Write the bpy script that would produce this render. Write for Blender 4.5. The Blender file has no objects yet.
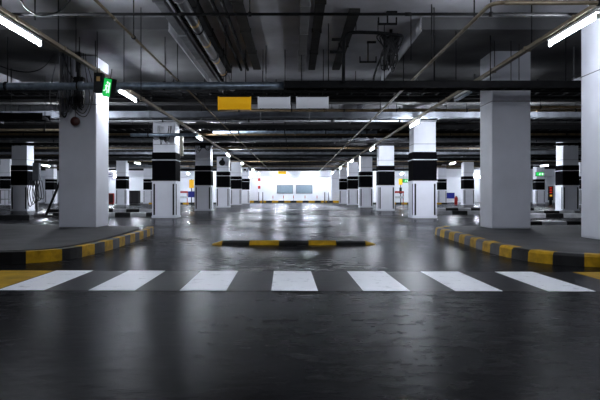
import bpy, bmesh, math, random
from mathutils import Vector, Matrix
random.seed(11)
SC = bpy.context.scene
COL = SC.collection
PI = math.pi

# ------------------------------------------------------------------ materials
def mat(name, col, rough=.6, metal=0., var=.12, scale=6., bump=0., emis=None, estr=0., spec=.5, stretch=None):
    m = bpy.data.materials.new(name); m.use_nodes = True
    nt = m.node_tree; b = nt.nodes['Principled BSDF']
    b.inputs['Roughness'].default_value = rough
    b.inputs['Metallic'].default_value = metal
    b.inputs['Specular IOR Level'].default_value = spec
    tc = nt.nodes.new('ShaderNodeTexCoord')
    mp = nt.nodes.new('ShaderNodeMapping'); nt.links.new(tc.outputs['Object'], mp.inputs[0])
    if stretch: mp.inputs['Scale'].default_value = stretch
    nz = nt.nodes.new('ShaderNodeTexNoise'); nz.inputs['Scale'].default_value = scale
    nz.inputs['Detail'].default_value = 6; nt.links.new(mp.outputs[0], nz.inputs['Vector'])
    r = nt.nodes.new('ShaderNodeValToRGB')
    r.color_ramp.elements[0].position = .32; r.color_ramp.elements[1].position = .68
    r.color_ramp.elements[0].color = tuple(c*(1-var) for c in col)+(1,)
    r.color_ramp.elements[1].color = tuple(min(1, c*(1+var)) for c in col)+(1,)
    nt.links.new(nz.outputs['Fac'], r.inputs[0]); nt.links.new(r.outputs[0], b.inputs['Base Color'])
    if bump:
        bp = nt.nodes.new('ShaderNodeBump'); bp.inputs['Strength'].default_value = bump; bp.inputs['Distance'].default_value = .02
        nt.links.new(nz.outputs['Fac'], bp.inputs['Height']); nt.links.new(bp.outputs[0], b.inputs['Normal'])
    if emis:
        b.inputs['Emission Color'].default_value = tuple(emis)+(1,)
        b.inputs['Emission Strength'].default_value = estr
    return m

M = {}
M['white']   = mat('pillar white paint', (.70,.715,.78), .45, var=.07, scale=1.6)
M['panel']   = mat('pillar cladding', (.78,.79,.86), .38, var=.05, scale=2)
M['line']    = mat('pale seam', (.72,.73,.78), .5, var=.02)
M['seam']    = mat('grey seam', (.16,.16,.18), .6, var=.05)
M['band']    = mat('black band', (.003,.003,.004), .9, var=.1, spec=.02)
M['guard']   = mat('black rubber', (.010,.010,.012), .7, var=.2, spec=.2)
M['wall']    = mat('wall white paint', (.76,.78,.83), .6, var=.05, scale=.7)
M['sidewall']= mat('side wall paint', (.50,.52,.56), .6, var=.1, scale=.5)
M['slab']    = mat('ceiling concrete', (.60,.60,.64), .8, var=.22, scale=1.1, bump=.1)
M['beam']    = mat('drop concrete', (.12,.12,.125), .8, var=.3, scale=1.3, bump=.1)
M['litrim']= mat('drop concrete lit side', (.62,.62,.66), .8, var=.2, scale=2)  # lighter colour on lane-side faces stands in for light falling there
M['darkbeam']= mat('dark beam concrete', (.035,.034,.034), .85, var=.4, scale=1.2)  # crosswise beams coloured darker than the slab
M['island']  = mat('island concrete', (.034,.033,.035), .75, var=.4, scale=2.5, bump=.3)
M['galv']    = mat('galvanised steel', (.30,.31,.33), .5, .4, var=.2, scale=5)
M['foil']    = mat('blue grey foil wrap', (.22,.27,.33), .38, .6, var=.35, scale=9, bump=.5)
M['grey']    = mat('grey paint', (.17,.17,.18), .5, .3, var=.2)
M['duct']    = mat('pale duct', (.15,.16,.18), .85, 0., var=.3, spec=.15, scale=3)
M['black']   = mat('black steel', (.010,.010,.011), .65, 0., var=.3, spec=.15)
M['shadeband']  = mat('ceiling shade band', (.05,.048,.046), .7, var=.2, spec=.2)  # dark strips that put soft shadow bands on the slab
M['lduct']   = mat('light grey duct', (.42,.42,.43), .6, var=.12)
M['cable']   = mat('black cable', (.010,.010,.012), .5, var=.2)
M['gcable']  = mat('grey cable', (.10,.10,.115), .5, var=.2)
M['brown']   = mat('rusty brown pipe', (.17,.115,.055), .45, .35, var=.4, scale=7)
M['tan']     = mat('tan channel', (.24,.195,.13), .4, .5, var=.25, scale=9)
M['olive']   = mat('beige board', (.36,.34,.26), .6, var=.06)
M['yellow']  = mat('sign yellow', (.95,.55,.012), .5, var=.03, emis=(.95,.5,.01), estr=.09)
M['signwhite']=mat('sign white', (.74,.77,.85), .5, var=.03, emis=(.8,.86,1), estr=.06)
M['kyel']    = mat('kerb yellow paint', (.46,.26,.008), .6, var=.35, scale=9, bump=.3, spec=.2)
M['kblk']    = mat('kerb black paint', (.009,.009,.010), .45, var=.3, scale=9, bump=.3, spec=.3)
M['kwht']    = mat('kerb white paint', (.5,.51,.54), .5, var=.2, scale=6)
M['fyel']    = mat('floor yellow paint', (.40,.235,.006), .5, var=.3, scale=5, spec=.1)
M['red']     = mat('red enamel', (.42,.02,.015), .4, var=.1)
M['dred']    = mat('dull red enamel', (.055,.012,.010), .4, var=.2)
M['blue']    = mat('blue panel', (.006,.015,.22), .5, var=.05)
M['boardblue']=mat('pale board', (.17,.23,.28), .5, var=.08)
M['orange']  = mat('orange label', (.60,.36,.10), .5, var=.15)
M['green']   = mat('exit green lit', (.01,.30,.06), .5, var=.02, emis=(.0,.5,.06), estr=.22)
M['pict']    = mat('pictogram white lit', (.8,.95,.85), .5, var=.02, emis=(.65,1.,.72), estr=.3)
M['redlit']  = mat('red lit letters', (.5,.02,.01), .5, emis=(1,.05,.02), estr=.14)
M['yellit']  = mat('amber lit letters', (.5,.3,.01), .5, emis=(1,.55,.05), estr=.12)
M['tube']    = mat('lit fluorescent tube', (.9,.93,1), .4, var=.01, emis=(.84,.90,1.), estr=52)
M['tubefar'] = mat('brighter fluorescent tube', (.9,.93,1), .4, var=.01, emis=(.84,.90,1.), estr=170)
M['tubeend'] = mat('end wall fluorescent tube', (.9,.93,1), .4, var=.01, emis=(.84,.90,1.), estr=100)
M['tubeoff'] = mat('unlit tube', (.45,.52,.62), .3, var=.02)
M['diff']    = mat('lamp white enamel', (.6,.6,.6), .4, var=.02)

def floor_mat():
    m = bpy.data.materials.new('wet dark concrete floor'); m.use_nodes = True
    nt = m.node_tree; L = nt.links; b = nt.nodes['Principled BSDF']
    tc = nt.nodes.new('ShaderNodeTexCoord')
    def noise(sc, det, st=(1,1,1)):
        mp = nt.nodes.new('ShaderNodeMapping'); mp.inputs['Scale'].default_value = st
        L.new(tc.outputs['Object'], mp.inputs[0])
        n = nt.nodes.new('ShaderNodeTexNoise'); n.inputs['Scale'].default_value = sc; n.inputs['Detail'].default_value = det
        L.new(mp.outputs[0], n.inputs['Vector']); return n
    def ramp(src, p0, c0, p1, c1):
        r = nt.nodes.new('ShaderNodeValToRGB'); e = r.color_ramp.elements
        e[0].position = p0; e[0].color = c0; e[1].position = p1; e[1].color = c1
        L.new(src, r.inputs[0]); return r
    n1 = noise(.9, 8); n2 = noise(6, 12, (.8,1.5,1)); n2.inputs['Roughness'].default_value = .68; n3 = noise(.28, 3); n4 = noise(22, 5)
    b.inputs['Specular IOR Level'].default_value = .014
    c = ramp(n1.outputs['Fac'], .3, (.004,.004,.0045,1), .72, (.015,.015,.017,1))
    d = ramp(n2.outputs['Fac'], .34, (.5,.5,.5,1), .6, (1.1,1.1,1.1,1))
    mx = nt.nodes.new('ShaderNodeMix'); mx.data_type = 'RGBA'; mx.blend_type = 'MULTIPLY'; mx.inputs[0].default_value = 1
    L.new(c.outputs[0], mx.inputs[6]); L.new(d.outputs[0], mx.inputs[7]); L.new(mx.outputs[2], b.inputs['Base Color'])
    rr = ramp(n3.outputs['Fac'], .35, (.13,)*3+(1,), .68, (.27,)*3+(1,))
    r2 = ramp(n2.outputs['Fac'], .3, (0,0,0,1), .7, (.12,)*3+(1,))
    ad = nt.nodes.new('ShaderNodeMath'); ad.operation = 'ADD'
    L.new(rr.outputs[0], ad.inputs[0]); L.new(r2.outputs[0], ad.inputs[1]); L.new(ad.outputs[0], b.inputs['Roughness'])
    b1 = nt.nodes.new('ShaderNodeBump'); b1.inputs['Strength'].default_value = .6; b1.inputs['Distance'].default_value = .0065
    L.new(n2.outputs['Fac'], b1.inputs['Height'])
    b2 = nt.nodes.new('ShaderNodeBump'); b2.inputs['Strength'].default_value = .25; b2.inputs['Distance'].default_value = .0015
    L.new(n4.outputs['Fac'], b2.inputs['Height']); L.new(b1.outputs[0], b2.inputs['Normal']); L.new(b2.outputs[0], b.inputs['Normal'])
    return m
M['floor'] = floor_mat()
def paint_mat(name, col, dark, rough, wear, spec=.35):
    m = bpy.data.materials.new(name); m.use_nodes = True
    nt = m.node_tree; L = nt.links; b = nt.nodes['Principled BSDF']; b.inputs['Roughness'].default_value = rough; b.inputs['Specular IOR Level'].default_value = spec
    tc = nt.nodes.new('ShaderNodeTexCoord'); n = nt.nodes.new('ShaderNodeTexNoise')
    n.inputs['Scale'].default_value = 7; n.inputs['Detail'].default_value = 10; n.inputs['Roughness'].default_value = .7
    L.new(tc.outputs['Object'], n.inputs['Vector'])
    r = nt.nodes.new('ShaderNodeValToRGB'); e = r.color_ramp.elements
    e[0].position = wear-.04; e[0].color = tuple(dark)+(1,); e[1].position = wear+.1; e[1].color = tuple(col)+(1,)
    L.new(n.outputs['Fac'], r.inputs[0]); L.new(r.outputs[0], b.inputs['Base Color'])
    bp = nt.nodes.new('ShaderNodeBump'); bp.inputs['Strength'].default_value = .3; bp.inputs['Distance'].default_value = .008
    L.new(n.outputs['Fac'], bp.inputs['Height']); L.new(bp.outputs[0], b.inputs['Normal'])
    return m
M['stripe'] = paint_mat('crosswalk white paint', (.92,.94,.98), (.36,.37,.40), .42, .33)
M['asph']   = paint_mat('crosswalk black paint', (.008,.008,.009), (.016,.016,.018), .32, .45, .06)

# ------------------------------------------------------------------ mesh builder
class MB:
    def __init__(s): s.bm = bmesh.new(); s.mats = []
    def mi(s, m):
        if m not in s.mats: s.mats.append(m)
        return s.mats.index(m)
    def box(s, x0, y0, z0, x1, y1, z1, m, bev=0, rot=None, piv=None):
        vs = [s.bm.verts.new((x, y, z)) for z in (z0, z1) for x, y in ((x0,y0),(x1,y0),(x1,y1),(x0,y1))]
        fs = [(0,3,2,1),(4,5,6,7),(0,1,5,4),(1,2,6,5),(2,3,7,6),(3,0,4,7)]
        F = [s.bm.faces.new([vs[i] for i in f]) for f in fs]
        for f in F: f.material_index = s.mi(m)
        if bev:
            es = list({e for f in F for e in f.edges})
            r = bmesh.ops.bevel(s.bm, geom=es, offset=bev, segments=2, affect='EDGES', profile=.7)
            vs = list({v for f in r['faces'] for v in f.verts} | {v for v in vs if v.is_valid})
            for f in r['faces']: f.material_index = s.mi(m)
        if rot is not None: bmesh.ops.rotate(s.bm, verts=[v for v in vs if v.is_valid], cent=piv, matrix=rot)
        return s
    def tube(s, pts, r, m, n=8, cap=True):
        pts = [Vector(p) for p in pts]; rings = []
        for i, p in enumerate(pts):
            t = (pts[min(i+1, len(pts)-1)] - pts[max(i-1, 0)]).normalized()
            up = Vector((0,0,1)) if abs(t.z) < .9 else Vector((0,1,0))
            a = t.cross(up).normalized(); b = t.cross(a).normalized()
            rr = r[i] if isinstance(r, (list, tuple)) else r
            rings.append([s.bm.verts.new(p + a*math.cos(2*PI*k/n)*rr + b*math.sin(2*PI*k/n)*rr) for k in range(n)])
        for A, B in zip(rings, rings[1:]):
            for k in range(n):
                f = s.bm.faces.new((A[k], A[(k+1)%n], B[(k+1)%n], B[k])); f.material_index = s.mi(m); f.smooth = n > 4
        if cap:
            for R, rev in ((rings[0], 0), (rings[-1], 1)):
                f = s.bm.faces.new(R[::-1] if rev else R); f.material_index = s.mi(m)
        return s
    def poly(s, pts, z0, z1, m):
        lo = [s.bm.verts.new((p[0], p[1], z0)) for p in pts]; hi = [s.bm.verts.new((p[0], p[1], z1)) for p in pts]
        s.bm.faces.new(hi).material_index = s.mi(m); s.bm.faces.new(lo[::-1]).material_index = s.mi(m)
        n = len(pts)
        for i in range(n):
            s.bm.faces.new((lo[i], lo[(i+1)%n], hi[(i+1)%n], hi[i])).material_index = s.mi(m)
        return s
    def build(s, name, parent=None, loc=None):
        bmesh.ops.recalc_face_normals(s.bm, faces=s.bm.faces)
        me = bpy.data.meshes.new(name)
        if loc: bmesh.ops.translate(s.bm, verts=s.bm.verts, vec=-Vector(loc))
        s.bm.to_mesh(me); s.bm.free()
        for m in s.mats: me.materials.append(m)
        o = bpy.data.objects.new(name, me); COL.objects.link(o)
        if loc: o.location = loc
        if parent: o.parent = parent
        return o

def tag(o, label, cat, group=None, kind=None):
    o['label'] = label; o['category'] = cat
    if group: o['group'] = group
    if kind: o['kind'] = kind
    return o
def thing(name, label, cat, loc=(0,0,0), rz=0, group=None):
    o = bpy.data.objects.new(name, None); COL.objects.link(o); o.location = loc; o.rotation_euler = (0,0,rz)
    o.empty_display_size = .1
    return tag(o, label, cat, group)
def struct(mb, name, label=None):
    o = mb.build(name); o['kind'] = 'structure'
    if label: o['label'] = label
    return o
def copy_tree(o, parent=None):
    c = o.copy(); COL.objects.link(c); c.parent = parent
    for ch in list(o.children): copy_tree(ch, c)
    return c
ORD = ['first','second','third','fourth','fifth','sixth','seventh','eighth','ninth','tenth']

# ------------------------------------------------------------------ setting
ZC = 3.87; ZD = 3.66
XW = 27.5; YE = 60.
b = MB(); b.box(-XW, -9, -.2, XW, YE, 0, M['floor']); struct(b, 'floor', 'glossy dark grey concrete floor of the garage')
b = MB(); b.box(-XW, -9, ZC, XW, YE, ZC+.25, M['slab']); struct(b, 'ceiling', 'bare concrete ceiling slab')
b = MB(); b.box(-XW-.2, YE, -.2, XW+.2, YE+.25, ZC+.25, M['wall']); struct(b, 'wall_back', 'bright white end wall of the garage')
b = MB(); b.box(-XW-.2, -9, -.2, -XW, YE, ZC+.25, M['sidewall']); struct(b, 'wall_left', 'pale side wall far to the left')
b = MB(); b.box(XW, -9, -.2, XW+.2, YE, ZC+.25, M['sidewall']); struct(b, 'wall_right', 'pale side wall far to the right')

# thickened slabs round the pillar heads
panels = []; tn = 0
rows_c = [11.7, 19.7, 28.0, 35.6, 44.0, 51.0]
for sx in (-1, 1):
    for xc, xa, xb in ((4.5, 2.18, 6.9), (13.9, 11.6, 16.2), (23., 20.7, 25.3)):
        for i, yc in enumerate(rows_c):
            x0, x1 = sorted((sx*xa, sx*xb)); y0, y1 = yc-2.2, yc+2.2
            tn += 1; panels.append((x0, x1, y0, y1))
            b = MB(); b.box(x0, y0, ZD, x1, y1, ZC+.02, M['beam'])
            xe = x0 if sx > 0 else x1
            b.box(xe-.012, y0, ZD-.03, xe+.012, y1, ZC, M['litrim']); struct(b, 'trim_%d' % tn, 'thickened concrete ceiling panel over a pillar head')
# crosswise concrete beams between the bays
for i, yc in enumerate((15.7, 23.7, 31.8, 39.8, 47.6, 55.2)):
    tn += 1
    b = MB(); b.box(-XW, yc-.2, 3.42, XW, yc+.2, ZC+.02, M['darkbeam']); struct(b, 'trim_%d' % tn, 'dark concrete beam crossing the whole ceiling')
beams = [(15.7,),(23.7,),(31.8,),(39.8,),(47.6,),(55.2,)]
def ceil_z(x, y):
    for (yc,) in beams:
        if abs(y-yc) < .22: return 3.42
    for x0, x1, y0, y1 in panels:
        if x0 < x < x1 and y0 < y < y1: return ZD
    return ZC
# slightly lowered white soffit above the end wall
tn += 1
b = MB(); b.box(-XW, 58.6, 2.75, XW, 60.01, 3.6, M['wall']); struct(b, 'trim_%d' % tn, 'white boxed soffit running along the end wall')

# ------------------------------------------------------------------ pillars
def pillar_parts(root, w, dp, banded, inner, z0=0):
    """local origin: front centre base.  inner=+1 lane side is +x"""
    h = w/2
    if banded:
        MB().box(-h+.03, .03, .0, h-.03, dp-.03, 3.66, M['white']).box(-h+.02,.02,2.56, h-.02,dp-.02,2.575,M['seam']).build('shaft', root)
        c = MB().box(-h, 0, 0.03, h, dp, 1.275, M['panel'], bev=.012)
        c.box(-h-.015, -.015, 0, h+.015, dp+.015, .07, M['white'])
        cl = c.build('lower_cladding', root)
        bd = MB().box(-h, 0, 1.275, h, dp, 2.01, M['band']).box(-h, 0, 2.035, h, dp, 2.29, M['band'])
        bdo = bd.build('black_band', root)
        MB().box(-h-.012, -.012, 2.01, h+.012, dp+.012, 2.035, M['line']).build('trim_line', bdo)
        MB().box(-h-.02, -.02, 1.25, h+.02, dp+.02, 1.29, M['line']).build('ledge', cl)
        for sx in (-1, 1):
            x = sx*(h-.075)
            o = MB().box(x-.028, -.014, .10, x+.028, .006, 1.19, M['guard'], bev=.005)
            xs = sx*h
            o.box(xs-.006 if sx > 0 else xs-.014, .05, .10, xs+.014 if sx > 0 else xs+.006, .11, 1.19, M['guard'])
            o.build('corner_guard', cl)
    else:
        s = MB().box(-h, 0, 0, h, dp, 3.66-z0, M['white'], bev=.035)
        s.build('shaft', root)
        MB().box(-h-.002, -.002, 2.52, h+.002, dp+.002, 2.535, M['seam']).build('paint_joint', root)

def pillar(x, y, z, banded, label, group=None, w=.8, dp=.8, rz=0):
    t = thing('pillar', label, 'pillar', (x, y, z), rz, group)
    pillar_parts(t, w, dp, banded, 1, z)
    return t
G = 'square concrete pillars of the garage'
pillar(-4.47, 11.3, .132, False, 'plain white square pillar on the left island with tangled cables hanging before it', G, .77, .77)
pillar(4.29, 10.9, .132, False, 'plain white square pillar standing whole on the right island', G, .77, .72)
pillar(4.95, 7.9, .132, False, 'white pillar cut off by the right edge of the view', G, .86, .8)
names = {'left': [], 'right': []}
inner = {'left': [(19.2,4.17),(27.8,4.25),(35.,4.19),(43.8,4.3),(50.2,4.2)], 'right': [(19.0,4.08),(27.9,4.24),(35.,4.13),(43.8,4.22),(50.2,4.08)]}
proto = None
for side, sx in (('left',-1),('right',1)):
    for i, (d, c) in enumerate(inner[side]):
        lab = 'white pillar with black band, %s along the %s edge of the lane, counted from the island' % (['nearest','second','third','fourth','fifth and farthest'][i], side)
        if proto is None:
            proto = pillar(sx*(c+.41), d, 0, True, lab, G, .82, .8); o = proto
        else:
            o = copy_tree(proto); o['label'] = lab; o.location = (sx*(c+.41), d, 0)
for sx, side in ((-1,'left'),(1,'right')):
    for j, (xc, nm) in enumerate(((13.8,'beyond the neighbouring lane'),(23.,'near the outer wall'))):
        for i, d in enumerate((27.5, 35.3, 43.6, 51.5)):
            if j == 0 and side == 'left' and i == 1: pass
            o = copy_tree(proto); o.location = (sx*xc, d, 0)
            o['label'] = 'black banded white pillar %s on the %s, %s of that row' % (nm, side, ['nearest','second','third','farthest'][i])
for sx, side in ((-1,'left'),(1,'right')):
    pillar(sx*4.25, 57.4, 0, False, 'plain white pillar right before the end wall on the %s' % side, G, .8, .8)

# ------------------------------------------------------------------ kerbs
def resample(pts, step):
    P = [Vector((p[0], p[1], 0)) for p in pts]; out = [P[0]]; acc = 0; cum = [0]
    for a, b2 in zip(P, P[1:]): cum.append(cum[-1]+(b2-a).length)
    n = max(1, round(cum[-1]/step)); res = []
    for k in range(n+1):
        t = cum[-1]*k/n
        for i in range(len(P)-1):
            if t <= cum[i+1]+1e-9:
                u = (t-cum[i])/max(1e-9, cum[i+1]-cum[i]); res.append(P[i].lerp(P[i+1], u)); break
    return res
def kerb_mesh(b, pts, wid, h, segl, m1, m2, side, start=0, sub=3, z0=0):
    """pts along the outer foot; side=+1 body lies left of travel"""
    R = resample(pts, segl/sub); rings = []
    for i, p in enumerate(R):
        t = (R[min(i+1, len(R)-1)]-R[max(i-1, 0)]).normalized(); n = Vector((-t.y, t.x, 0))*side
        prof = [(0,0),(.008,h-.03),(.03,h-.004),(.05,h),(wid,h),(wid,0)]
        rings.append([b.bm.verts.new(p + n*u + Vector((0,0,z0+v))) for u, v in prof])
    for i, (A, B) in enumerate(zip(rings, rings[1:])):
        mm = m1 if ((i//sub)+start) % 2 == 0 else m2
        for k in range(5):
            f = b.bm.faces.new((A[k], A[k+1], B[k+1], B[k])); f.material_index = b.mi(mm)
    for R_ in (rings[0], rings[-1]):
        b.bm.faces.new(R_).material_index = b.mi(m1)
    return b
def smooth(pts, it=2):
    for _ in range(it):
        q = [pts[0]]
        for a, c in zip(pts, pts[1:]):
            q.append((a[0]*.75+c[0]*.25, a[1]*.75+c[1]*.25)); q.append((a[0]*.25+c[0]*.75, a[1]*.25+c[1]*.75))
        q.append(pts[-1]); pts = q
    return pts
Lp = [(-3.25,11.75),(-3.12,11.5),(-3.03,11.1),(-2.97,10.4),(-2.92,9.67),(-2.88,8.85),(-2.84,8.1),(-2.86,7.48),(-2.94,6.82),(-3.2,6.55),(-3.5,6.47),(-4.2,6.45),(-9.,6.45)]
Rp = [(3.5,12.),(2.98,11.7),(2.82,11.1),(2.79,10.4),(2.77,9.26),(2.69,7.67),(2.71,7.04),(2.82,6.54),(3.0,6.29),(3.28,6.10),(3.7,6.02),(9.,6.0)]
for nm, P, far, sd, lab in (('left', Lp, [(-9.,13.6)], -1, 'left raised concrete island edged by a yellow and black kerb'),
                        ('right', Rp, [(9.,12.8)], 1, 'right raised concrete island edged by a yellow and black kerb')):
    S = smooth(P)
    t = thing('traffic_island', lab, 'traffic island', (0,0,0), 0, 'raised pillar islands beside the lane')
    ring = list(S)+far
    cx = -6 if sd < 0 else 6; cy = 9.5
    ins = [(p[0]+(.1 if cx > p[0] else -.1), p[1]+(.1 if p[1] < cy else -.1)) for p in ring]
    MB().poly(ins, 0, .132, M['island']).build('paving', t)
    b = MB(); kerb_mesh(b, S, .16, .14, .335, M['kblk'], M['kyel'], 1, 0); b.build('painted_kerb', t)

# speed hump on the lane
t = thing('speed_hump', 'low yellow and black rubber hump across the middle of the lane', 'speed hump', (0, 8.95, 0))
xs = [-1.33,-1.17,-.73,-.26,.22,.66,1.13,1.29]
colr = ['kyel','kblk','kyel','kblk','kyel','kblk','kyel']
for i in range(7):
    b = MB(); x0, x1 = xs[i], xs[i+1]
    h0 = .012 if i == 0 else .06; h1 = .012 if i == 6 else .06
    prof = [(-.17,0),(-.13,.55),(-.06,.95),(.06,.95),(.13,.55),(.17,0)]
    A = [b.bm.verts.new((x0, y, z*h0)) for y, z in prof]; B = [b.bm.verts.new((x1, y, z*h1)) for y, z in prof]
    for k in range(5): b.bm.faces.new((A[k], A[k+1], B[k+1], B[k])).material_index = b.mi(M[colr[i]])
    b.bm.faces.new(A).material_index = 0; b.bm.faces.new(B).material_index = 0
    b.bm.faces.new((A[0],A[5],B[5],B[0])).material_index = 0
    b.build('end_cap' if i in (0,6) else 'rubber_block', t)

# crosswalk
def ypair(x): return 5.80-.02*(x+2.4), 4.61-.013*(x+2.4)
def strip_quad(a0, a1, m, z0, z1, name):
    b = MB(); P = []
    y1a, y0a = ypair(a0-.1); y1b, y0b = ypair(a1-.1)
    P = [(a0-.02*y0a, y0a), (a1-.02*y0b, y0b), (a1-.02*y1b, y1b), (a0-.02*y1a, y1a)]
    b.poly(P, z0, z1, m); return b.build(name)
nmk = ['leftmost','second from the left','third from the left','middle','third from the right','second from the right','rightmost']
o = strip_quad(-2.42, 2.98, M['asph'], 0, .0015, 'crosswalk_backing'); tag(o, 'black painted ground strip behind the white crosswalk stripes', 'road marking')
for k in range(7):
    a = -.106+.765*(k-3)
    o = strip_quad(a, a+.388, M['stripe'], .0, .005, 'crosswalk_stripe')
    tag(o, 'white painted crosswalk stripe, %s of the seven' % nmk[k], 'crosswalk stripe', 'white crosswalk stripes across the lane')
o = strip_quad(-7.5, -2.43, M['fyel'], 0, .003, 'yellow_floor_marking'); tag(o, 'worn yellow floor paint left of the crosswalk', 'road marking')
o = strip_quad(2.99, 7.5, M['fyel'], 0, .003, 'yellow_floor_marking'); tag(o, 'worn yellow floor paint right of the crosswalk', 'road marking')

# black and white kerbs of the neighbouring lanes
def bwkerb(x0, x1, y, lab, m1='kblk', m2='kwht', seg=.62, h=.15, deep=.3, grp='low painted kerbs across the neighbouring lanes', y1=None):
    b = MB(); kerb_mesh(b, [(x0, y), (x1, y if y1 is None else y1)], deep, h, seg, M[m1], M[m2], 1, 0, 1)
    tag(b.build('painted_kerb'), lab, 'kerb', grp)
bwkerb(5.5, 9.8, 13.6, 'black and white low kerb just behind the right island')
bwkerb(7.6, 12.6, 19.4, 'black and white low kerb behind the first kerb right of the island')
bwkerb(5.2, 11.5, 22.6, 'black and white low kerb right of the nearest banded right pillar')
bwkerb(6.3, 12.0, 27.6, 'black and white low kerb farther back right of the banded pillars')
bwkerb(-9.0, -4.95, 20.4, 'black and white low kerb left of the nearest banded left pillar', 'kblk', 'kwht')
bwkerb(-11.5, -6.0, 25.5, 'black and white low kerb farther back on the left side', 'kblk', 'kwht')
bwkerb(-13.5, -8.6, 17.8, 'low black kerb seen behind the left island', 'kblk', 'kblk')
bwkerb(-12.5, -5.2, 47.0, 'yellow and black kerb far back on the left', 'kyel', 'kblk', .5)
bwkerb(5.2, 13., 47.0, 'yellow and black kerb far back on the right', 'kyel', 'kblk', .5)
bwkerb(-4.9, 5.2, 56.9, 'yellow and black kerb along the foot of the end wall', 'kyel', 'kblk', .62, .22)

# ------------------------------------------------------------------ end wall details
for x0, x1, nm in ((-1.98,-.22,'left'),(.10,1.90,'right')):
    t = thing('wall_panel', 'framed pale blue grey panel on the end wall, the %s of two' % nm, 'panel', ((x0+x1)/2, YE, .95), 0, 'pale panels on the end wall')
    h = (x1-x0)/2
    MB().box(-h+.04, -.05, .04, h-.04, -.0, .9, M['boardblue']).build('board', t)
    f = MB()
    for a in ((-h,-.07,0,h,0,.05),(-h,-.07,.89,h,0,.94),(-h,-.07,.05,-h+.05,0,.89),(h-.05,-.07,.05,h,0,.89)): f.box(a[0],a[1],a[2],a[3],a[4],a[5],M['gcable'])
    f.build('frame', t)
for i, px in enumerate((273, 283.5, 293.5, 305, 317)):
    x = (px-295)*57.5/550
    t = thing('marker_post', 'slim red and white marker post before the end wall, %s from the left' % ORD[i], 'post', (x, 57.4, 0), 0, 'slim marker posts before the end wall')
    MB().tube([(0,0,0),(0,0,.45)], .035, M['kwht']).build('post', t)
    MB().tube([(0,0,.45),(0,0,.75)], .038, M['red']).build('red_top', t)
    MB().tube([(0,0,0),(0,0,.03)], .1, M['black']).build('base', t)
for i, px in enumerate((259, 263, 324.5, 328.5)):
    x = (px-295)*57./550
    t = thing('bollard', 'tall thin grey bollard beside the end wall kerb, %s from the left' % ORD[i], 'bollard', (x, 56.6, 0), 0, 'thin grey bollards')
    MB().tube([(0,0,0),(0,0,1.1)], .05, M['gcable']).build('post', t)
    MB().tube([(0,0,0),(0,0,.03)], .11, M['black']).build('base', t)

# ------------------------------------------------------------------ lamps and their rails
LZ = 2.985
def make_lamp(length, lit=True, tm='tube'):
    t = thing('fluorescent_lamp', 'x', 'lamp')
    h = length/2
    hs = MB().box(-.025, -h-.03, .045, .025, h+.03, .085, M['diff'], bev=.006)
    for s in (-1, 1): hs.box(-.02, s*(h+.012)-.012, -.03, .02, s*(h+.012)+.012, .03, M['diff'])
    hs.build('housing', t)
    MB().tube([(0,-h,0),(0,h,0)], .02, M[tm] if lit else M['tubeoff'], 10).build('tube', t)
    if not lit: MB().tube([(.05,-h,0),(.05,h,0)], .02, M['tubeoff'], 10).build('tube', t)
    for s in (-1, 1): MB().tube([(0,s*h*.6,.06),(0,s*h*.6,.12)], .006, M['black'], 5).build('hanger', t)
    return t
lpn = make_lamp(1.25); lpf = make_lamp(1.25, True, 'tubefar'); lpe = make_lamp(1.25, True, 'tubeend'); used = set()
def lamp(x, y, label, rz=0, z=LZ):
    src = lpe if rz else lpn if y < 14 else lpf
    o = copy_tree(src) if src.name in used else src; used.add(src.name)
    o.location = (x, y, z); o.rotation_euler = (0,0,rz); o['label'] = label; o['group'] = 'ceiling tube lamps'
    return o
L_l = [7.35, 12.15, 21.2, 30.3, 38.5, 48., 55.8]
L_r = [7.35, 17.0, 26.3, 35.6, 44.6, 54.]
for i, y in enumerate(L_l): lamp(-3.7, y, 'lit tube lamp on the rail over the left pillars, %s from the front' % ORD[i])
for i, y in enumerate(L_r): lamp(3.7, y, 'lit tube lamp on the rail over the right pillars, %s from the front' % ORD[i])
t = make_lamp(1.0, False); t.location = (3.7, 12.2, LZ); t['label'] = 'unlit twin tube lamp on the right rail near the big white pillar'; t['group'] = 'ceiling tube lamps'
for sx, side in ((-1,'left'),(1,'right')):
    for i, y in enumerate((29., 38., 47., 56.)):
        lamp(sx*10.9, y, 'lit tube lamp over the neighbouring %s lane, %s from the front' % (side, ORD[i]))
    for i, y in enumerate((38., 47., 56.)):
        lamp(sx*18.6, y+3, 'lit tube lamp near the far %s side, %s from the front' % (side, ORD[i]))
for x, y, nm in ((.5, 4.3, 'nearest ahead of'), (-.5, .9, 'almost straight over')):  # unseen lamps added to brighten stripes, signs and front ceiling
    lamp(x, y, 'added fill lamp out of view low over the lane, %s the camera' % nm, 0, 2.75)
for sx, side in ((-1,'left'),(1,'right')):  # lamps added out of sight to brighten the pillar fronts
    for x, y, nm in ((6.3,16.2,'nearest'),(7.2,31.,'middle'),(7.2,43.,'farthest')):
        lamp(sx*x, y, 'added fill lamp kept unseen behind the %s pillars, %s of three there' % (side, nm))
for i, x in enumerate((-19,-14.5,-9.5,-4.8,-1.6,1.6,4.8,9.5,14.5,19)):
    lamp(x, 58.2, 'lit tube lamp above the end wall, %s from the left' % ORD[i], PI/2, 2.68)

RODS = {}
def rod_mesh(root, x, y, z, zt):
    return MB().tube([(x,y,z),(x,y,zt)], .009, M['black'], 5).build('hanger_rod', root)

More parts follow.
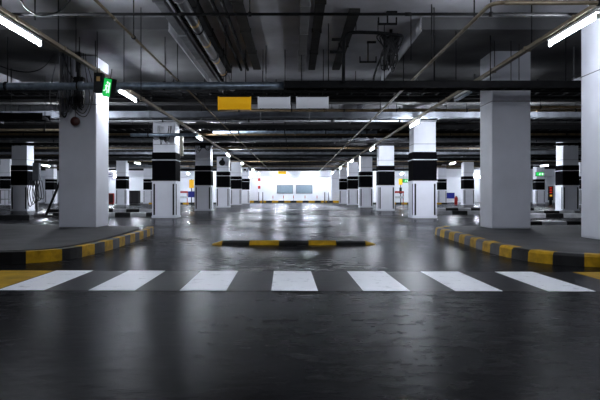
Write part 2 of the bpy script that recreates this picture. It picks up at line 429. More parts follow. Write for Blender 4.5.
def run(name, label, cat, p0, p1, kind, size, m, rods=(), group=None, clamps=True):
    """a straight run of pipe, tray or channel from p0 to p1 with hanger rods as parts"""
    p0 = Vector(p0); p1 = Vector(p1); mid = (p0+p1)/2
    t = thing(name, label, cat, mid, 0, group)
    a = p0-mid; c = p1-mid
    along_x = abs(a.x) > abs(a.y)
    if kind == 'pipe':
        b = MB().tube([a, c], size, M[m], 12); top = size
        n = max(1, int((p1-p0).length/3.))
        for k in range(1, n):
            q = a.lerp(c, k/n); e = (c-a).normalized()*.04
            b.tube([q-e, q+e], size*1.25, M[m], 12)
        b.build('pipe_run', t)
    elif kind == 'box':
        w, h = size; top = h/2
        b = MB()
        if along_x:
            b.box(a.x, -w/2, -h/2, c.x, w/2, h/2, M[m], bev=min(w,h)*.1)
            n = max(1, int((p1-p0).length/1.5))
            for k in range(1, n):
                q = a.x+(c.x-a.x)*k/n; b.box(q-.02, -w/2-.012, -h/2-.012, q+.02, w/2+.012, h/2+.012, M[m])
        else:
            b.box(-w/2, a.y, -h/2, w/2, c.y, h/2, M[m], bev=min(w,h)*.1)
            n = max(1, int((p1-p0).length/1.5))
            for k in range(1, n):
                q = a.y+(c.y-a.y)*k/n; b.box(-w/2-.012, q-.02, -h/2-.012, w/2+.012, q+.02, h/2+.012, M[m])
        b.build('duct_run', t)
    elif kind == 'tray':     # open cable tray: two rails, rungs and cables on it
        w, h = size; top = h/2
        b = MB(); cb = MB()
        if along_x:
            for s in (-1, 1): b.box(a.x, s*w/2-.012, -h/2, c.x, s*w/2+.012, h/2, M[m])
            n = int((p1-p0).length/.35)
            for k in range(n+1):
                q = a.x+.02+(c.x-a.x-.04)*k/n; b.box(q-.02, -w/2, -h/2, q+.02, w/2, -h/2+.02, M[m])
            for k in range(4):
                yy = -w/2+w*(k+.8)/5; cb.tube([(a.x+(c.x-a.x)*j/30, yy+random.uniform(-.02,.02), -h/2+.035+random.uniform(0,.03)) for j in range(31)], .018, M['cable'], 6)
        else:
            for s in (-1, 1): b.box(s*w/2-.012, a.y, -h/2, s*w/2+.012, c.y, h/2, M[m])
            n = int((p1-p0).length/.35)
            for k in range(n+1):
                q = a.y+.02+(c.y-a.y-.04)*k/n; b.box(-w/2, q-.02, -h/2, w/2, q+.02, -h/2+.02, M[m])
            for k in range(4):
                xx = -w/2+w*(k+.8)/5; cb.tube([(xx+random.uniform(-.02,.02), a.y+(c.y-a.y)*j/30, -h/2+.035+random.uniform(0,.03)) for j in range(31)], .018, M['cable'], 6)
        b.build('tray_frame', t); cb.build('laid_cables', t)
    for rpos in rods:
        if along_x: x, y = rpos, p0.y
        else: x, y = p0.x, rpos
        zt = ceil_z(x, y)
        rd = rod_mesh(t, x-mid.x, y-mid.y, top*.6, zt-mid.z+.01)
        if kind == 'pipe':
            q = Vector((rpos-mid.x, 0, 0)) if along_x else Vector((0, rpos-mid.y, 0))
            e = Vector((.02,0,0)) if along_x else Vector((0,.02,0))
            MB().tube([q-e, q+e], size+.012, M['black'], 10).build('clamp', rd)
    return t

# outer rails carrying the lamps
for sx, side in ((-1,'left'),(1,'right')):
    run('lamp_rail', 'long tan steel channel carrying the lamps over the %s pillars' % side, 'rail', (sx*3.7, -8.0, 3.125), (sx*3.7, 57.5, 3.125), 'box', (.085,.055), 'tan',
        [5.2, 6.9, 8.6, 10.2, 14.2, 18.0, 22., 26., 30., 34., 38., 42., 46., 50., 54.], 'lamp rails')
# inner conduits
run('conduit', 'thin shiny conduit running down the left half of the lane ceiling', 'pipe', (-2.2, 3.6, 2.95), (-2.2, 56., 2.95), 'pipe', .017, 'tan', [7.5, 10.3, 13.4, 17.4, 22, 27, 33, 39, 45, 51], 'long thin conduits')
t = thing('conduit', 'thin brown conduit down the right half of the lane ceiling, bending right overhead', 'pipe', (2.2, 6.15, 2.95), 0, 'long thin conduits')
MB().tube([(.14,0,0),(.09,.005,0),(.04,.03,0),(.01,.08,0),(0,.14,0),(0,2,0),(0,50,0)], .024, M['tan'], 10).build('pipe_run', t)
for y in (.6, 2.7, 5., 8., 12., 17., 23., 29., 35., 41., 47.): rod_mesh(t, 0, y, 0, ceil_z(2.2, 6.15+y)-2.95+.01)
run('conduit', 'thin brown conduit crossing the top right corner of the view', 'pipe', (2.34, 6.15, 2.95), (7.8, 6.15, 2.95), 'pipe', .026, 'tan', [3.4, 4.9, 6.5], 'long thin conduits')

# crosswise runs close to the camera
run('conduit', 'thin black conduit crossing the whole ceiling nearest to the camera', 'pipe', (-7.5, 7.3, 3.2), (7.5, 7.3, 3.2), 'pipe', .02, 'black', [-6.2,-5.0,-3.9,-.6,2.6,4.1,5.4,6.6])
run('insulated_pipe', 'blue grey foil wrapped pipe crossing before the left pillar and the signs', 'pipe', (-7.5, 9.95, 2.76), (-.2, 9.85, 2.76), 'pipe', .068, 'foil', [-6.4,-5.2,-3.9,-2.35,-1.25])
run('cable_tray', 'black cable tray crossing in front of the big right pillar', 'cable tray', (-.19, 9.85, 2.76), (5.9, 9.85, 2.76), 'tray', (.22,.13), 'black', [.6,1.6,2.5,3.5,4.85])
run('pipe', 'brown pipe crossing just behind the hanging signs', 'pipe', (-2.2, 15.7, 3.215), (13., 15.7, 3.215), 'pipe', .04, 'brown', [-1.6,-.1,1.4,2.9,4.9,6.4,8.,10.])
run('air_duct', 'long pale grey duct crossing behind the hanging signs', 'duct', (-12, 17.1, 3.29), (12., 17.1, 3.29), 'box', (.3,.2), 'duct', [-9,-6.3,-4.6,-2.9,-1.,.9,2.9,4.7,6.4,9])
run('pipe', 'galvanised pipe crossing just below the long grey duct', 'pipe', (-12, 17.9, 3.21), (4.6, 17.9, 3.21), 'pipe', .032, 'galv', [-9,-6.5,-4.3,-1.5,1.2,3.4])
run('insulated_pipe', 'short blue grey foil wrapped pipe crossing over the lane behind the signs', 'pipe', (-3.2, 21.5, 3.28), (3.2, 21.5, 3.28), 'pipe', .085, 'foil', [-2.2,-.4,1.2,2.8])
run('insulated_pipe', 'foil wrapped pipe end beside the second banded left pillar', 'pipe', (-5.6, 18.75, 2.85), (-3.3, 18.75, 2.85), 'pipe', .06, 'foil', [-5.0])
run('cable_tray', 'wide black cable tray crossing the lane behind the short foil pipe', 'cable tray', (-12, 20.3, 3.28), (12, 20.3, 3.28), 'tray', (.6,.14), 'black', [-9,-6,-3,-.8,1.5,3,6,9])
run('cable_tray', 'black cable tray crossing just behind the long grey duct', 'cable tray', (-12, 18.7, 3.42), (12, 18.7, 3.42), 'tray', (.6,.14), 'black', [-9,-6,-3,-.8,1.5,3,6,9])
run('pipe', 'dark overhead pipe crossing before the first dark beam', 'pipe', (-12, 14.6, 3.40), (12, 14.6, 3.40), 'pipe', .05, 'black', [-9,-6,-2.6,-.5,1.8,6.2,9])
run('cable_tray', 'black cable tray near the ceiling between the two front pillars', 'cable tray', (-12, 13.6, 3.35), (12, 13.6, 3.35), 'tray', (.35,.1), 'black', [-9,-6,-3,-.8,1.5,3,6,9])

# far crosswise runs, alike
far_kinds = [
 ('pipe','rusty brown pipe crossing the ceiling far beyond the hanging signs','pipe','pipe','brown',(.03,.055),'brown pipes crossing the far ceiling'),
 ('cable_tray','black cable tray crossing the ceiling far beyond the hanging signs','cable tray','tray','black',(.4,.12),'black cable trays crossing the far ceiling'),
 ('air_duct','grey rectangular duct crossing the ceiling far beyond the hanging signs','duct','box','duct',(.4,.22),'grey ducts crossing the far ceiling'),
 ('pipe','bare galvanised pipe crossing the ceiling far beyond the hanging signs','pipe','pipe','galv',(.03,.05),'galvanised pipes crossing the far ceiling'),
 ('pipe','fat black pipe crossing the ceiling far beyond the hanging signs','pipe','pipe','black',(.07,.11),'black pipes crossing the far ceiling'),
]
seq = [0,4,1,3,2,1,0,4,3,1,2,4,0,1,3,4,2,1,0,4,1,2,3,4,1,0,2,4,1,3,0,4,1,2]
y = 22.3
for i, k in enumerate(seq):
    nm, lab, cat, kd, mt, sz, grp = far_kinds[k]
    z = random.choice((3.30, 3.33, 3.38, 3.46, 3.56)) if kd != 'pipe' else random.choice((3.21, 3.26, 3.34, 3.45))
    x0 = random.choice((-26, -19, -12.)); x1 = random.choice((26, 19, 12.))
    size = random.uniform(*sz) if kd == 'pipe' else sz
    for (yc,) in beams:
        if abs(y-yc) < .35+(0 if kd == 'pipe' else .15): z = 3.285 if kd != 'pipe' else 3.22
    rods = [r for r in (-22,-16,-11,-6.3,-2.7,-.4,2.7,6.3,11,16,22) if x0 < r < x1]
    run(nm, lab, cat, (x0, y, z), (x1, y, z), kd, size, mt, rods, grp)
    y += random.uniform(.8, 1.2)

# lengthwise runs under the slab at the front left
def lrun(name, label, cat, x, z, kind, size, m, y0=4., y1=13.2, rods=()):
    return run(name, label, cat, (x, y0, z), (x, y1, z), kind, size, m, rods)
lrun('duct_and_shade_strip','pale galvanised duct, outermost of the runs along the ceiling left of centre','duct', -1.76, 3.33, 'box', (.12,.08), 'galv', rods=[5.4,8.1,11.1,12.9])
lrun('cable_tray','black tray between the pale duct and the labelled grey pipe','cable tray', -1.62, 3.45, 'tray', (.12,.1), 'black', rods=[8.3, 11.3])
tp = lrun('pipe','fat grey pipe with orange labels along the ceiling left of centre','pipe', -1.50, 3.36, 'pipe', .075, 'grey', rods=[5.8,8.5,11.5,13.])
lb = 0
for yy in (8.15, 9.25, 10.4, 11.4):
    b = MB().tube([(0,yy-8.6-.05,0),(0,yy-8.6+.05,0)], .0775, M['orange'], 16, cap=False); o = b.build('pipe_label', tp); o['label'] = 'orange band label'
lrun('duct_and_shade_strip','black square duct fixed to the ceiling close above the labelled pipe','duct', -1.58, 3.79, 'box', (.13,.13), 'black', rods=[6., 9., 12.])
lrun('pipe','thin black pipe on the ceiling, left of a close pair','pipe', -1.29, 3.80, 'pipe', .03, 'black', rods=[6.,9.,12.])
lrun('pipe','thin black pipe on the ceiling, right of a close pair','pipe', -1.13, 3.80, 'pipe', .03, 'black', rods=[6.2,9.2,12.2])
lrun('duct_and_shade_strip','flat strip coloured as a shadow band on the ceiling between the pipe pair and the grey duct','duct', -.91, 3.83, 'box', (.18,.05), 'shadeband')
lrun('duct_and_shade_strip','flat grey duct running along the very middle of the ceiling','duct', .16, 3.805, 'box', (.16,.10), 'lduct')
lrun('duct_and_shade_strip','flat strip coloured as a shadow band just right of the grey middle duct','duct', .40, 3.826, 'box', (.16,.06), 'shadeband')
lrun('duct_and_shade_strip','flat strip coloured as a shadow band on the ceiling near the bent black pipe','duct', .98, 3.826, 'box', (.18,.06), 'shadeband', 9.)

# deep dark runs in the side bays
run('cable_tray','black cable tray over the dark bay left of the left island','cable tray', (-13., 12.4, 2.55), (-5.6, 12.4, 2.55), 'tray', (.4,.14), 'black', [-12,-9,-6.4])
run('pipe','pale pipe over the dark bay left of the left island','pipe', (-13., 13.2, 2.36), (-5.1, 13.2, 2.36), 'pipe', .03, 'tan', [-12,-9,-6.])
run('pipe','brown pipe over the dark bay right of the big right pillar','pipe', (5.2, 13.9, 3.02), (12., 13.9, 3.02), 'pipe', .035, 'brown', [6.2, 8.5, 11.])

# ------------------------------------------------------------------ hanging signs
def hang_sign(x0, x1, y, z0, z1, m, lab, grp):
    t = thing('hanging_sign', lab, 'sign', ((x0+x1)/2, y, z0), 0, grp); h = (x1-x0)/2
    MB().box(-h, -.02, 0, h, .02, z1-z0, M[m], bev=.006).build('sign_board', t)
    for s in (-1, 1): MB().box(s*h-.012, -.028, -.01, s*h+.012, .028, z1-z0+.01, M[m]).build('end_frame', t)
    for s in (-1, 1): rod_mesh(t, s*h*.7, 0, z1-z0-.02, ceil_z((x0+x1)/2+s*h*.7, y)-z0+.01)
D = 11.6
def X(px, d=D): return (px-295)*d/550
def Z(py, d=D): return .8+(195-py)*d/550
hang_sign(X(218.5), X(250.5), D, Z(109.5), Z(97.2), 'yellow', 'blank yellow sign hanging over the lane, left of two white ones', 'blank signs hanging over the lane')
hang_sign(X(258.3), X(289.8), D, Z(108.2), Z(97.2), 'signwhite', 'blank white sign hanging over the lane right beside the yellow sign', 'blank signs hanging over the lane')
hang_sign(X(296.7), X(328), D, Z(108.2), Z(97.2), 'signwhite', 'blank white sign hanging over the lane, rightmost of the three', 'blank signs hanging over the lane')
D2 = 50.
hang_sign(X(278,D2), X(286,D2), D2, Z(174.2,D2), Z(171.2,D2), 'yellow', 'small blank yellow sign hanging far off before the end wall', 'blank signs hanging far off')
hang_sign(X(288,D2), X(296,D2), D2, Z(174.2,D2), Z(171.2,D2), 'signwhite', 'small blank white sign hanging far off before the end wall', 'blank signs hanging far off')

# ------------------------------------------------------------------ exit signs
def running_man(b, m, s, y):
    """simple pictogram in the x-z plane, s = height"""
    def seg(p, q, w):
        p = Vector((p[0]*s, y, p[1]*s)); q = Vector((q[0]*s, y, q[1]*s)); d = (q-p).normalized(); n = Vector((-d.z, 0, d.x))*w*s/2
        v = [b.bm.verts.new(c+Vector((0,o,0))) for o in (-.003,.003) for c in (p-n, p+n, q+n, q-n)]
        for f in ((0,1,2,3),(7,6,5,4),(0,4,5,1),(1,5,6,2),(2,6,7,3),(3,7,4,0)): b.bm.faces.new([v[i] for i in f]).material_index = b.mi(m)
    seg((.02,.18),(-.04,-.06),.15); seg((-.04,-.06),(.12,-.2),.09); seg((.12,-.2),(.08,-.4),.08)
    seg((-.04,-.06),(-.16,-.24),.09); seg((-.16,-.24),(-.34,-.26),.08)
    seg((.02,.15),(.22,.06),.06); seg((.0,.16),(-.18,.08),.06)
    seg((.03,.27),(.10,.40),.14)
def exit_sign(loc, rot, w, h, lab, wires, y_off=-.045, zoff=0):
    t = thing('exit_sign', lab, 'exit sign', loc, 0, 'green exit signs'); t.rotation_euler = rot
    MB().box(-w/2-.015, -.04, -h/2-.015, w/2+.015, .05, h/2+.015, M['black'], bev=.01).build('casing', t)
    MB().box(-w/2, -.05, -h/2, w/2, -.038, h/2, M['green']).build('lit_face', t)
    b = MB(); running_man(b, M['pict'], h*.85, -.055)
    b.box(w*.26, -.058, -h*.3, w*.44, -.052, h*.3, M['pict'])
    b.build('running_figure', t)
    for p, q in wires: MB().tube([p, q], .007, M['black'], 5).build('bracket', t)
    return t
def W(px, py, d): return Vector((X(px, d), d, Z(py, d)))
# near sign turned towards the left side, hung slightly askew
e = exit_sign(W(109.3, 87.7, 9.4), (0, math.radians(14), math.radians(-38)), .21, .29, 'lit green exit sign with white running figure hanging askew by the left pillar', [((-.12,.02,.1),(-.32,.10,.1)),((.0,.0,.14),(.0,.0,.32))])
t = thing('junction_box', 'black housing with a small brown label beside the near green exit sign', 'box', W(99.5, 83, 9.62))
MB().box(-.08,-.06,-.17,.07,.07,.17, M['black'], bev=.01).build('casing', t)
MB().box(-.03,-.066,.02,.03,-.058,.10, M['orange']).build('label_plate', t)
rod_mesh(t, -.04, 0, .16, ceil_z(-3.4,9.62)-t.location.z)
exit_sign(Vector((19.3, 43.4, 2.45)), (0,0,0), .6, .3, 'small green exit sign hanging far off beyond the big right pillar', [((-.2,0,.15),(-.2,0,1.2)),((.2,0,.15),(.2,0,1.2))])
exit_sign(W(405.3, 180.8, 34.), (0,0,0), .32, .2, 'tiny green exit sign seen between the two nearest banded right pillars', [((-.1,0,.1),(-.1,0,2.2)),((.1,0,.1),(.1,0,2.2))])

# ------------------------------------------------------------------ cables at the left pillar
def spline(pts, n=8):
    P = [Vector(p) for p in pts]; P = [P[0]*2-P[1]]+P+[P[-1]*2-P[-2]]; out = []
    for i in range(1, len(P)-2):
        for k in range(n):
            t_ = k/n; a, b_, c, d = P[i-1:i+3]
            out.append(.5*((2*b_)+(-a+c)*t_+(2*a-5*b_+4*c-d)*t_**2+(-a+3*b_-3*c+d)*t_**3))
    out.append(P[-2]); return out
dp = 11.12
loops = [
 ([(66,55),(63,75),(57,100),(60,112),(66,108),(68,90)], .012, 'gcable', 'grey cable looping low at the left of the tangle'),
 ([(60,50),(52,80),(50,100),(57,113),(68,112),(72,100)], .010, 'gcable', 'thin grey cable making the widest loop left of the tangle'),
 ([(70,50),(71,80),(69,104),(65,117),(61,112)], .016, 'cable', 'black cable ending in a hook below the tangle'),
 ([(84,60),(88,85),(90,100),(84,113),(76,108),(77,95)], .010, 'cable', 'black cable looping over the white pillar face, inner loop'),
 ([(86,60),(92,82),(93,98),(86,116),(76,112),(74,98)], .009, 'cable', 'black cable looping over the white pillar face, outer loop'),
 ([(58,48),(45,66),(30,72),(12,70),(0,66)], .012, 'cable', 'black cable sagging away to the left from the tangle'),
 ([(62,50),(69,72),(80,84),(92,88),(100,84)], .012, 'cable', 'black cable sagging from the tangle to the exit sign housing'),
 ([(76,60),(79,85),(78,104),(82,110)], .014, 'cable', 'short black cable hanging straight in the tangle'),
]
for pts, r, m, lab in loops:
    q = [W(a, c, dp+random.uniform(-.08,.05)) for a, c in pts]
    # run each cable on up to the ceiling
    q = [Vector((q[0].x, q[0].y-.02, ceil_z(q[0].x, q[0].y)+.005))]+q
    tag(MB().tube(spline(q), r, M[m], 6).build('hanging_cable'), lab, 'cable', 'tangled cables hanging by the left pillar')
t = thing('conduit_bundle', 'bundle of upright grey conduits hanging before the left pillar', 'conduits', W(64, 117, 11.1))
for k in range(4):
    MB().tube([(-.07+.045*k, .02*(k%2), .05*k),(-.07+.045*k, .02*(k%2), ceil_z(-4.6,11.1)-t.location.z)], .02, M['gcable' if k%2 else 'grey'], 8).build('conduit', t)
MB().box(-.10,-.03,.55,.10,.05,.60, M['black']).build('strap', t)
t = thing('junction_box', 'black box hung with a clump of wires before the left pillar', 'box', W(79, 92, 11.05))
MB().box(-.09,-.06,-.24,.10,.08,.30, M['black'], bev=.02).build('casing', t)
b = MB()
for k in range(16):
    a = random.uniform(-.14,.14); c = random.uniform(-.14,.14)
    b.tube(spline([(a*.6,-.02,.3),(a,-.09,.1),(c,-.10,-.15),(c*.7,-.06,-.3+random.uniform(-.08,.05)),(a*.5,-.05,-.2)],5), .009, M['cable'], 5)
b.build('wire_clump', t)['kind'] = 'stuff'
MB().tube([(0,0,.28),(0,0,ceil_z(-4.4,11.05)-t.location.z)], .05, M['cable'], 8).build('cable_trunk', t)
# round bell
t = thing('alarm_bell', 'round dark red bell on the face of the left pillar', 'bell', W(75.5, 121.5, 11.2))
MB().tube([(0,.105,0),(0,.0,0),(0,-.05,0),(0,-.08,0)], [.05,.05,.03,.03], M['black'], 16).build('mount', t)
MB().tube([(0,.0,0),(0,-.03,0),(0,-.065,0),(0,-.085,0),(0,-.09,0)], [.095,.095,.08,.045,.01], M['dred'], 24).build('gong', t)
MB().tube([(0,0,.08),(0,0,.34)], .005, M['cable'], 5).build('wire', t)

# sagging cables in the top left corner
q = spline([W(21,0,6.6), W(26,8,6.8), W(36,14,7.0), W(44,15,7.1), W(58,12,7.1), W(72,-2,7.1)])
tag(MB().tube([Vector((q[0].x,q[0].y,3.88))]+q+[Vector((q[-1].x,q[-1].y,3.88))], .013, M['cable'], 6).build('hanging_cable'), 'thin black cable sagging in the top left corner above the lamp', 'cable')

# ------------------------------------------------------------------ upper right fittings
t = thing('bent_pipe', 'black pipe bent into a corner under the ceiling right of centre', 'pipe', (0,0,0))
MB().tube(spline([W(343.5,84,9.7), W(343.5,60,9.7), W(343.8,44,9.7), W(346,36,9.7), W(353,32.5,9.7), W(370,32.5,9.7), W(385,33.5,9.7), W(402,36,9.7)],5), .03, M['black'], 10).build('pipe_run', t)
for px in (356, 378): 
    p = W(px, 32.5, 9.7); rod_mesh(t, p.x, p.y, p.z, ceil_z(p.x,p.y)+.01)
for py, l in ((39.5,12),(52.,14)):
    b = MB(); p = W(343.5-l, py, 9.7); q = W(343.5, py, 9.7); b.box(p.x, 9.68, p.z-.025, q.x, 9.72, p.z+.025, M['black'], bev=.01); b.build('side_arm', t)
def hanger(px, py0, py1, w, d, lab):
    t = thing('pipe_hanger', lab, 'bracket', (0,0,0), 0, 'U shaped brackets on the ceiling')
    a = W(px, py1, d); top = ceil_z(a.x, a.y); h = w*d/550/2
    MB().tube([(a.x,d,a.z),(a.x,d,top)], .014, M['black'], 6).build('hanger_rod', t)
    MB().box(a.x-h, d-.02, a.z-.015, a.x+h, d+.02, a.z+.015, M['black']).box(a.x-h, d-.02, a.z, a.x-h+.02, d+.02, a.z+.11, M['black']).box(a.x+h-.02, d-.02, a.z, a.x+h, d+.02, a.z+.11, M['black']).build('u_bracket', t)
    MB().box(a.x-.02, d-.04, top-.03, a.x+.16, d+.04, top, M['black'], bev=.008).build('ceiling_plate', t)
hanger(387.5, 4, 24, 19, 9.2, 'U shaped black bracket hanging highest above the bent black pipe')
hanger(368, 45, 62, 17, 11.0, 'U shaped black bracket inside the corner of the bent black pipe')
t = thing('junction_box', 'black box with a clump of cables at the end of the bent pipe', 'box', W(391, 50, 10.2))
MB().box(-.13,-.08,-.05,.13,.1,.24, M['black'], bev=.02).build('casing', t)
b = MB()
for k in range(22):
    a = random.uniform(-.28,.22); c = random.uniform(-.25,.14)
    b.tube(spline([(a*.5,-.02,.3),(a,-.09,.2),(c,-.10,-.1+random.uniform(-.1,.1)),(c*.7-.04,-.06,-.34+random.uniform(-.1,.15)),(a*.3,-.05,-.1)],5), .012, M['cable'], 5)
b.build('wire_clump', t)['kind'] = 'stuff'
MB().tube([(0,0,.2),(0,0,ceil_z(t.location.x,10.2)-t.location.z)], .03, M['black'], 8).build('hanger_rod', t)
MB().tube(spline([(-.12,0,.0),(-.25,0,-.3),(-.32,0,-.55),(-.30,-.2,-.78)]), .02, M['cable'], 6).build('drop_cable', t)
# small sprinkler and detectors
def sprinkler(px, py0, py1, d, lab):
    a = W(px, py1, d); top = ceil_z(a.x, d)
    t = thing('sprinkler', lab, 'sprinkler', (a.x, d, a.z), 0, 'sprinkler heads on drop pipes')
    MB().tube([(0,0,0),(0,0,top-a.z)], .014, M['grey'], 8).build('drop_pipe', t)
    MB().tube([(0,0,.0),(0,0,-.03),(0,0,-.035)], [.02,.02,.055], M['galv'], 12).build('deflector', t)
sprinkler(266, 28, 80, 11.3, 'sprinkler on a long drop pipe above the white signs')
sprinkler(309.5, 113, 121, 16.3, 'sprinkler below the grey duct right of the white signs')
sprinkler(260.5, 113, 119, 16.0, 'sprinkler below the grey duct under the yellow sign')
sprinkler(574, 56, 77, 10.6, 'sprinkler hanging by the pillar at the right edge')
sprinkler(474.5, 72, 80, 13., 'sprinkler left of the head of the big right pillar')
# loose rods (empty hangers) seen across the front ceiling
for px, y1, d, lab in ((35,0,6.2,''),(76,52,9.3,''),(411,40,9.3,''),(434,60,9.,''),(456,60,9.6,''),(511,62,10.2,''),(519,60,10.4,''),(124,62,9.4,''),(141,80,9.0,'')):
    a = W(px, y1+20, d); tz = ceil_z(a.x, d)
    tag(MB().tube([a, (a.x, d, tz+.005)], .008, M['black'], 5).build('threaded_rod'), 'thin empty threaded rod hanging down from the front ceiling', 'rod', 'empty threaded rods under the front ceiling')

# fittings on the banded pillars
def wires_on(px, py, d, lab, s=1.):
    t = thing('junction_box', lab, 'box', W(px, py, d))
    MB().box(-.11*s,-.08,-.06,.11*s,.0,.12, M['black'], bev=.015).build('casing', t)
    MB().box(-.05,-.02,-.03,.05,.0+.14,.05, M['black']).build('mount', t)
    b = MB()
    for k in range(7):
        x1 = random.choice((-1,1))*random.uniform(.1,.36)*s
        b.tube(spline([(0,-.05,.05),(x1*.6,-.05,random.uniform(-.25,.0)*s),(x1,-.02,random.uniform(.0,.3)*s),(x1*1.05,.0,.42*s)],5), .012, M['cable'], 5)
    b.build('wire_clump', t)['kind'] = 'stuff'
wires_on(163, 138, 19.08, 'black box with loose wires high on the nearest banded left pillar')
wires_on(203, 147, 27.7, 'black box with loose wires high on the second banded left pillar', 1.3)
wires_on(245, 170, 50.1, 'black box with loose wires high on the farthest banded left pillar', 1.1)
t = thing('loudspeaker', 'small black cone shaped speaker high on the third banded left pillar', 'speaker', W(222.5, 162, 34.9))
MB().tube([(0,.1,0),(0,-.05,0),(0,-.2,-.06)], [.08,.1,.2], M['black'], 16).build('horn', t)
MB().box(-.06,-.03,.0,.06,.12,.25, M['black']).build('bracket', t)
t = thing('hanging_board', 'narrow beige board hanging beside the nearest banded left pillar', 'board', W(180.3, 156, 20.4))
MB().box(-.07,-.03,0,.11,.03,.80, M['olive'], bev=.005).build('board', t)
rod_mesh(t, .02, 0, .78, ceil_z(-4.1,20.4)-t.location.z)

# ------------------------------------------------------------------ things far left and right
t = thing('information_stand', 'yellow over blue sign stand between the left pillars', 'sign', (X(191.5,42), 42., 0))
MB().tube([(0,0,0),(0,0,2.0)], .04, M['black']).build('post', t)
MB().box(-.17,-.06,1.33,.19,-.03,1.97, M['yellow']).build('yellow_board', t)
MB().box(-.26,-.06,.62,.28,-.03,1.08, M['blue']).build('blue_board', t)
MB().box(-.25,-.2,0,.25,.2,.04, M['black']).build('base', t)
def barrier(px, d, lab):
    t = thing('barrier', lab, 'barrier', (X(px,d), d, 0), 0, 'red and white barriers')
    for s in (-1,1): MB().box(s*.4-.03,-.2,0,s*.4+.03,.2,.06,M['black']).box(s*.4-.025,-.025,.05,s*.4+.025,.025,1.1,M['red']).build('leg', t)
    for z in (.55,.95): MB().box(-.45,-.03,z,.45,-.01,z+.15,M['kwht' if z<.7 else 'red']).build('rail', t)
barrier(182., 42., 'red and white barrier left of the yellow and blue sign stand')
barrier(398, 42., 'red and white barrier between the nearest two banded right pillars')
t = thing('sign_post', 'small yellow sign on a post between the nearest two banded right pillars', 'sign', (X(400.5,44), 44., 0))
MB().tube([(0,0,0),(0,0,2.1)], .03, M['black']).build('post', t)
MB().box(-.14,-.05,1.62,.14,-.02,2.1, M['yellow']).build('yellow_board', t)
MB().box(-.10,-.05,.9,.10,-.02,1.4, M['black']).build('black_board', t)
tag(MB().box(16.5,YE-.05,.42,17.4,YE,1.05,M['blue'],bev=.01).build('wall_sign'), 'plain blue board low on the end wall at the right', 'sign')
def extinguisher(px, d, lab):
    t = thing('fire_extinguisher', lab, 'fire extinguisher', (X(px,d), d, 0))
    MB().tube([(0,0,0),(0,0,.5),(0,0,.6),(0,0,.66)], [.13,.13,.1,.04], M['red'], 16).build('cylinder', t)
    MB().box(-.03,-.1,.66,.03,.06,.72,M['black']).build('valve', t)
    MB().tube(spline([(0,-.05,.68),(.1,-.1,.6),(.14,-.08,.3)]), .015, M['black'], 6).build('hose', t)
extinguisher(456, 46., 'red fire extinguisher on the floor right of the blue board')
t = thing('hydrant_cabinet', 'red fire cabinet just right of the left island pillar, far back', 'cabinet', (X(111.5,48), 48., 0))
MB().box(-.22,-.1,.05,.22,.1,.95, M['red'], bev=.01).build('body', t); MB().box(-.17,-.115,.12,.17,-.1,.88,M['dred']).build('door', t)
MB().box(-.18,-.08,0,.18,.08,.06, M['black']).build('plinth', t)
t = thing('sign_board', 'white sign with blue marks above the red fire cabinet', 'sign', (X(110.5,49), 49., 1.9))
MB().box(-.3,-.03,.3,.3,.03,.95, M['signwhite']).build('board', t)
MB().box(-.22,-.036,.7,.1,-.03,.78, M['blue']).box(-.22,-.036,.5,.2,-.03,.56, M['blue']).build('blue_marks', t)
rod_mesh(t, 0, 0, .9, ceil_z(X(110.5,49),49)-1.9)
t = thing('equipment_cabinet', 'dark cabinet standing between two banded pillars far left', 'cabinet', (X(133.5,50), 50., 0))
MB().box(-.55,-.3,.04,.55,.3,1.2,M['black'],bev=.02).build('body', t)
for s in (-1,1): MB().box(s*.27-.25,-.32,.1,s*.27+.25,-.3,1.12,M['cable']).build('door', t)
MB().box(-.5,-.25,0,.5,.25,.05,M['grey']).build('plinth', t)
t = thing('lit_sign', 'upright dark sign with red and amber lit letters far right', 'sign', (X(550.5,47), 47., 0))
MB().box(-.2,-.08,.35,.2,.08,1.55,M['black'],bev=.01).build('casing', t)
MB().box(-.1,-.1,0,.1,.1,.36,M['black']).build('foot', t)
b = MB()
for k in range(3):
    z = 1.42-k*.2
    b.box(-.1,-.09,z-.05,-.04,-.08,z+.05,M['redlit']); b.box(-.04,-.09,z-.05,.1,-.08,z-.02,M['redlit']); b.box(-.04,-.09,z+.02,.1,-.08,z+.05,M['redlit'])
b.box(-.1,-.09,.68,.1,-.08,.82,M['yellit']); b.build('lit_letters', t)
for z, nm in ((2.25,'upper'),(1.45,'lower')):
    tag(MB().box(-3.86,57.2,z,-3.6,57.42,z+.3,M['red'],bev=.01).build('alarm_box'), 'small red box on the plain far left pillar, %s of two' % nm, 'box', 'red boxes on the far left pillar')

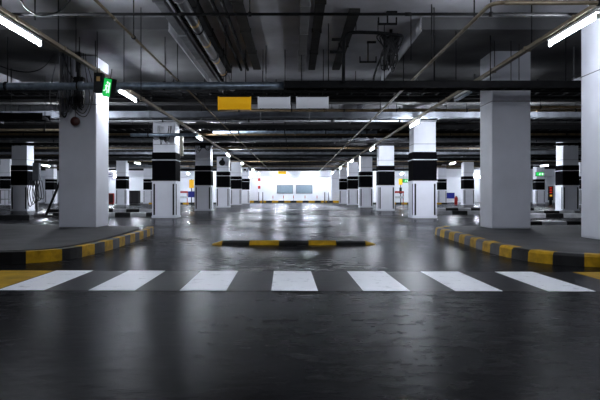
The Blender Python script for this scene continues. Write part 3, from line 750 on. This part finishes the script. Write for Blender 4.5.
# outer left clutter
t = thing('electrical_panel', 'grey electrical box on a post with loose cables, beside the outer left pillar', 'electrical box', (X(37,26.6), 26.6, 0))
MB().box(-.05,-.05,0,.05,.05,1.5,M['grey']).build('post', t)
MB().box(-.15,-.14,1.5,.15,.1,2.35,M['duct'],bev=.015).build('casing', t)
MB().box(-.12,-.155,1.55,.12,-.14,2.3,M['duct']).build('door', t)
for k in range(5):
    x0 = -.3+.12*k
    MB().tube(spline([(x0,-.1,1.5),(x0-.1,-.15,.9),(x0+.05,-.2,.25+.1*k),(x0+.22,-.15,.7),(x0+.1,-.1,1.5)]), .02, M['cable'], 6).build('cable', t)
p0 = Vector((X(46,21.), 21., 0)); p1 = Vector((X(62.5,20.2), 20.2, Z(176,20.2)))
t = thing('leaning_pole', 'dark pole leaning behind the left island pillar', 'pole', p0)
MB().tube([(0,0,.03), p1-p0], .045, M['black'], 8).build('pole', t)
MB().box(-.16,-.15,0,.16,.15,.05, M['black'], bev=.01).build('foot', t)
b = MB().tube(spline([(X(8,20),20,.03),(X(20,20),20.3,.03),(X(30,20),19.6,.03),(X(44,20),20.1,.03),(X(58,20),19.7,.03)]), .035, M['cable'], 8)
tag(b.build('floor_hose'), 'black hose lying on the floor behind the left island', 'hose')
t = thing('handrail', 'thin metal handrail at the far left edge', 'handrail', (X(5,33), 33., 0))
for s in (-1,0,1): MB().tube([(s*.4,0,0),(s*.4,0,1.1)], .02, M['galv']).build('upright', t)
for z in (.55,1.1): MB().tube([(-.42,0,z),(.42,0,z)], .022, M['galv']).build('rail', t)

# ------------------------------------------------------------------ world and camera
w = bpy.data.worlds.new('garage dark'); SC.world = w; w.use_nodes = True
w.node_tree.nodes['Background'].inputs[0].default_value = (.5,.55,.65,1)
w.node_tree.nodes['Background'].inputs[1].default_value = .002
cam = bpy.data.cameras.new('camera'); co = bpy.data.objects.new('camera', cam); COL.objects.link(co); SC.camera = co
co.location = (0,0,.8); co.rotation_euler = (PI/2, 0, 0)
cam.sensor_width = 36; cam.lens = 33.0; cam.shift_x = 5/600; cam.shift_y = -5/600; cam.clip_start = .05
vs = SC.view_settings; vs.view_transform = 'Standard'; vs.look = 'None'; vs.gamma = 1; vs.use_curve_mapping = False; vs.exposure = 1.88
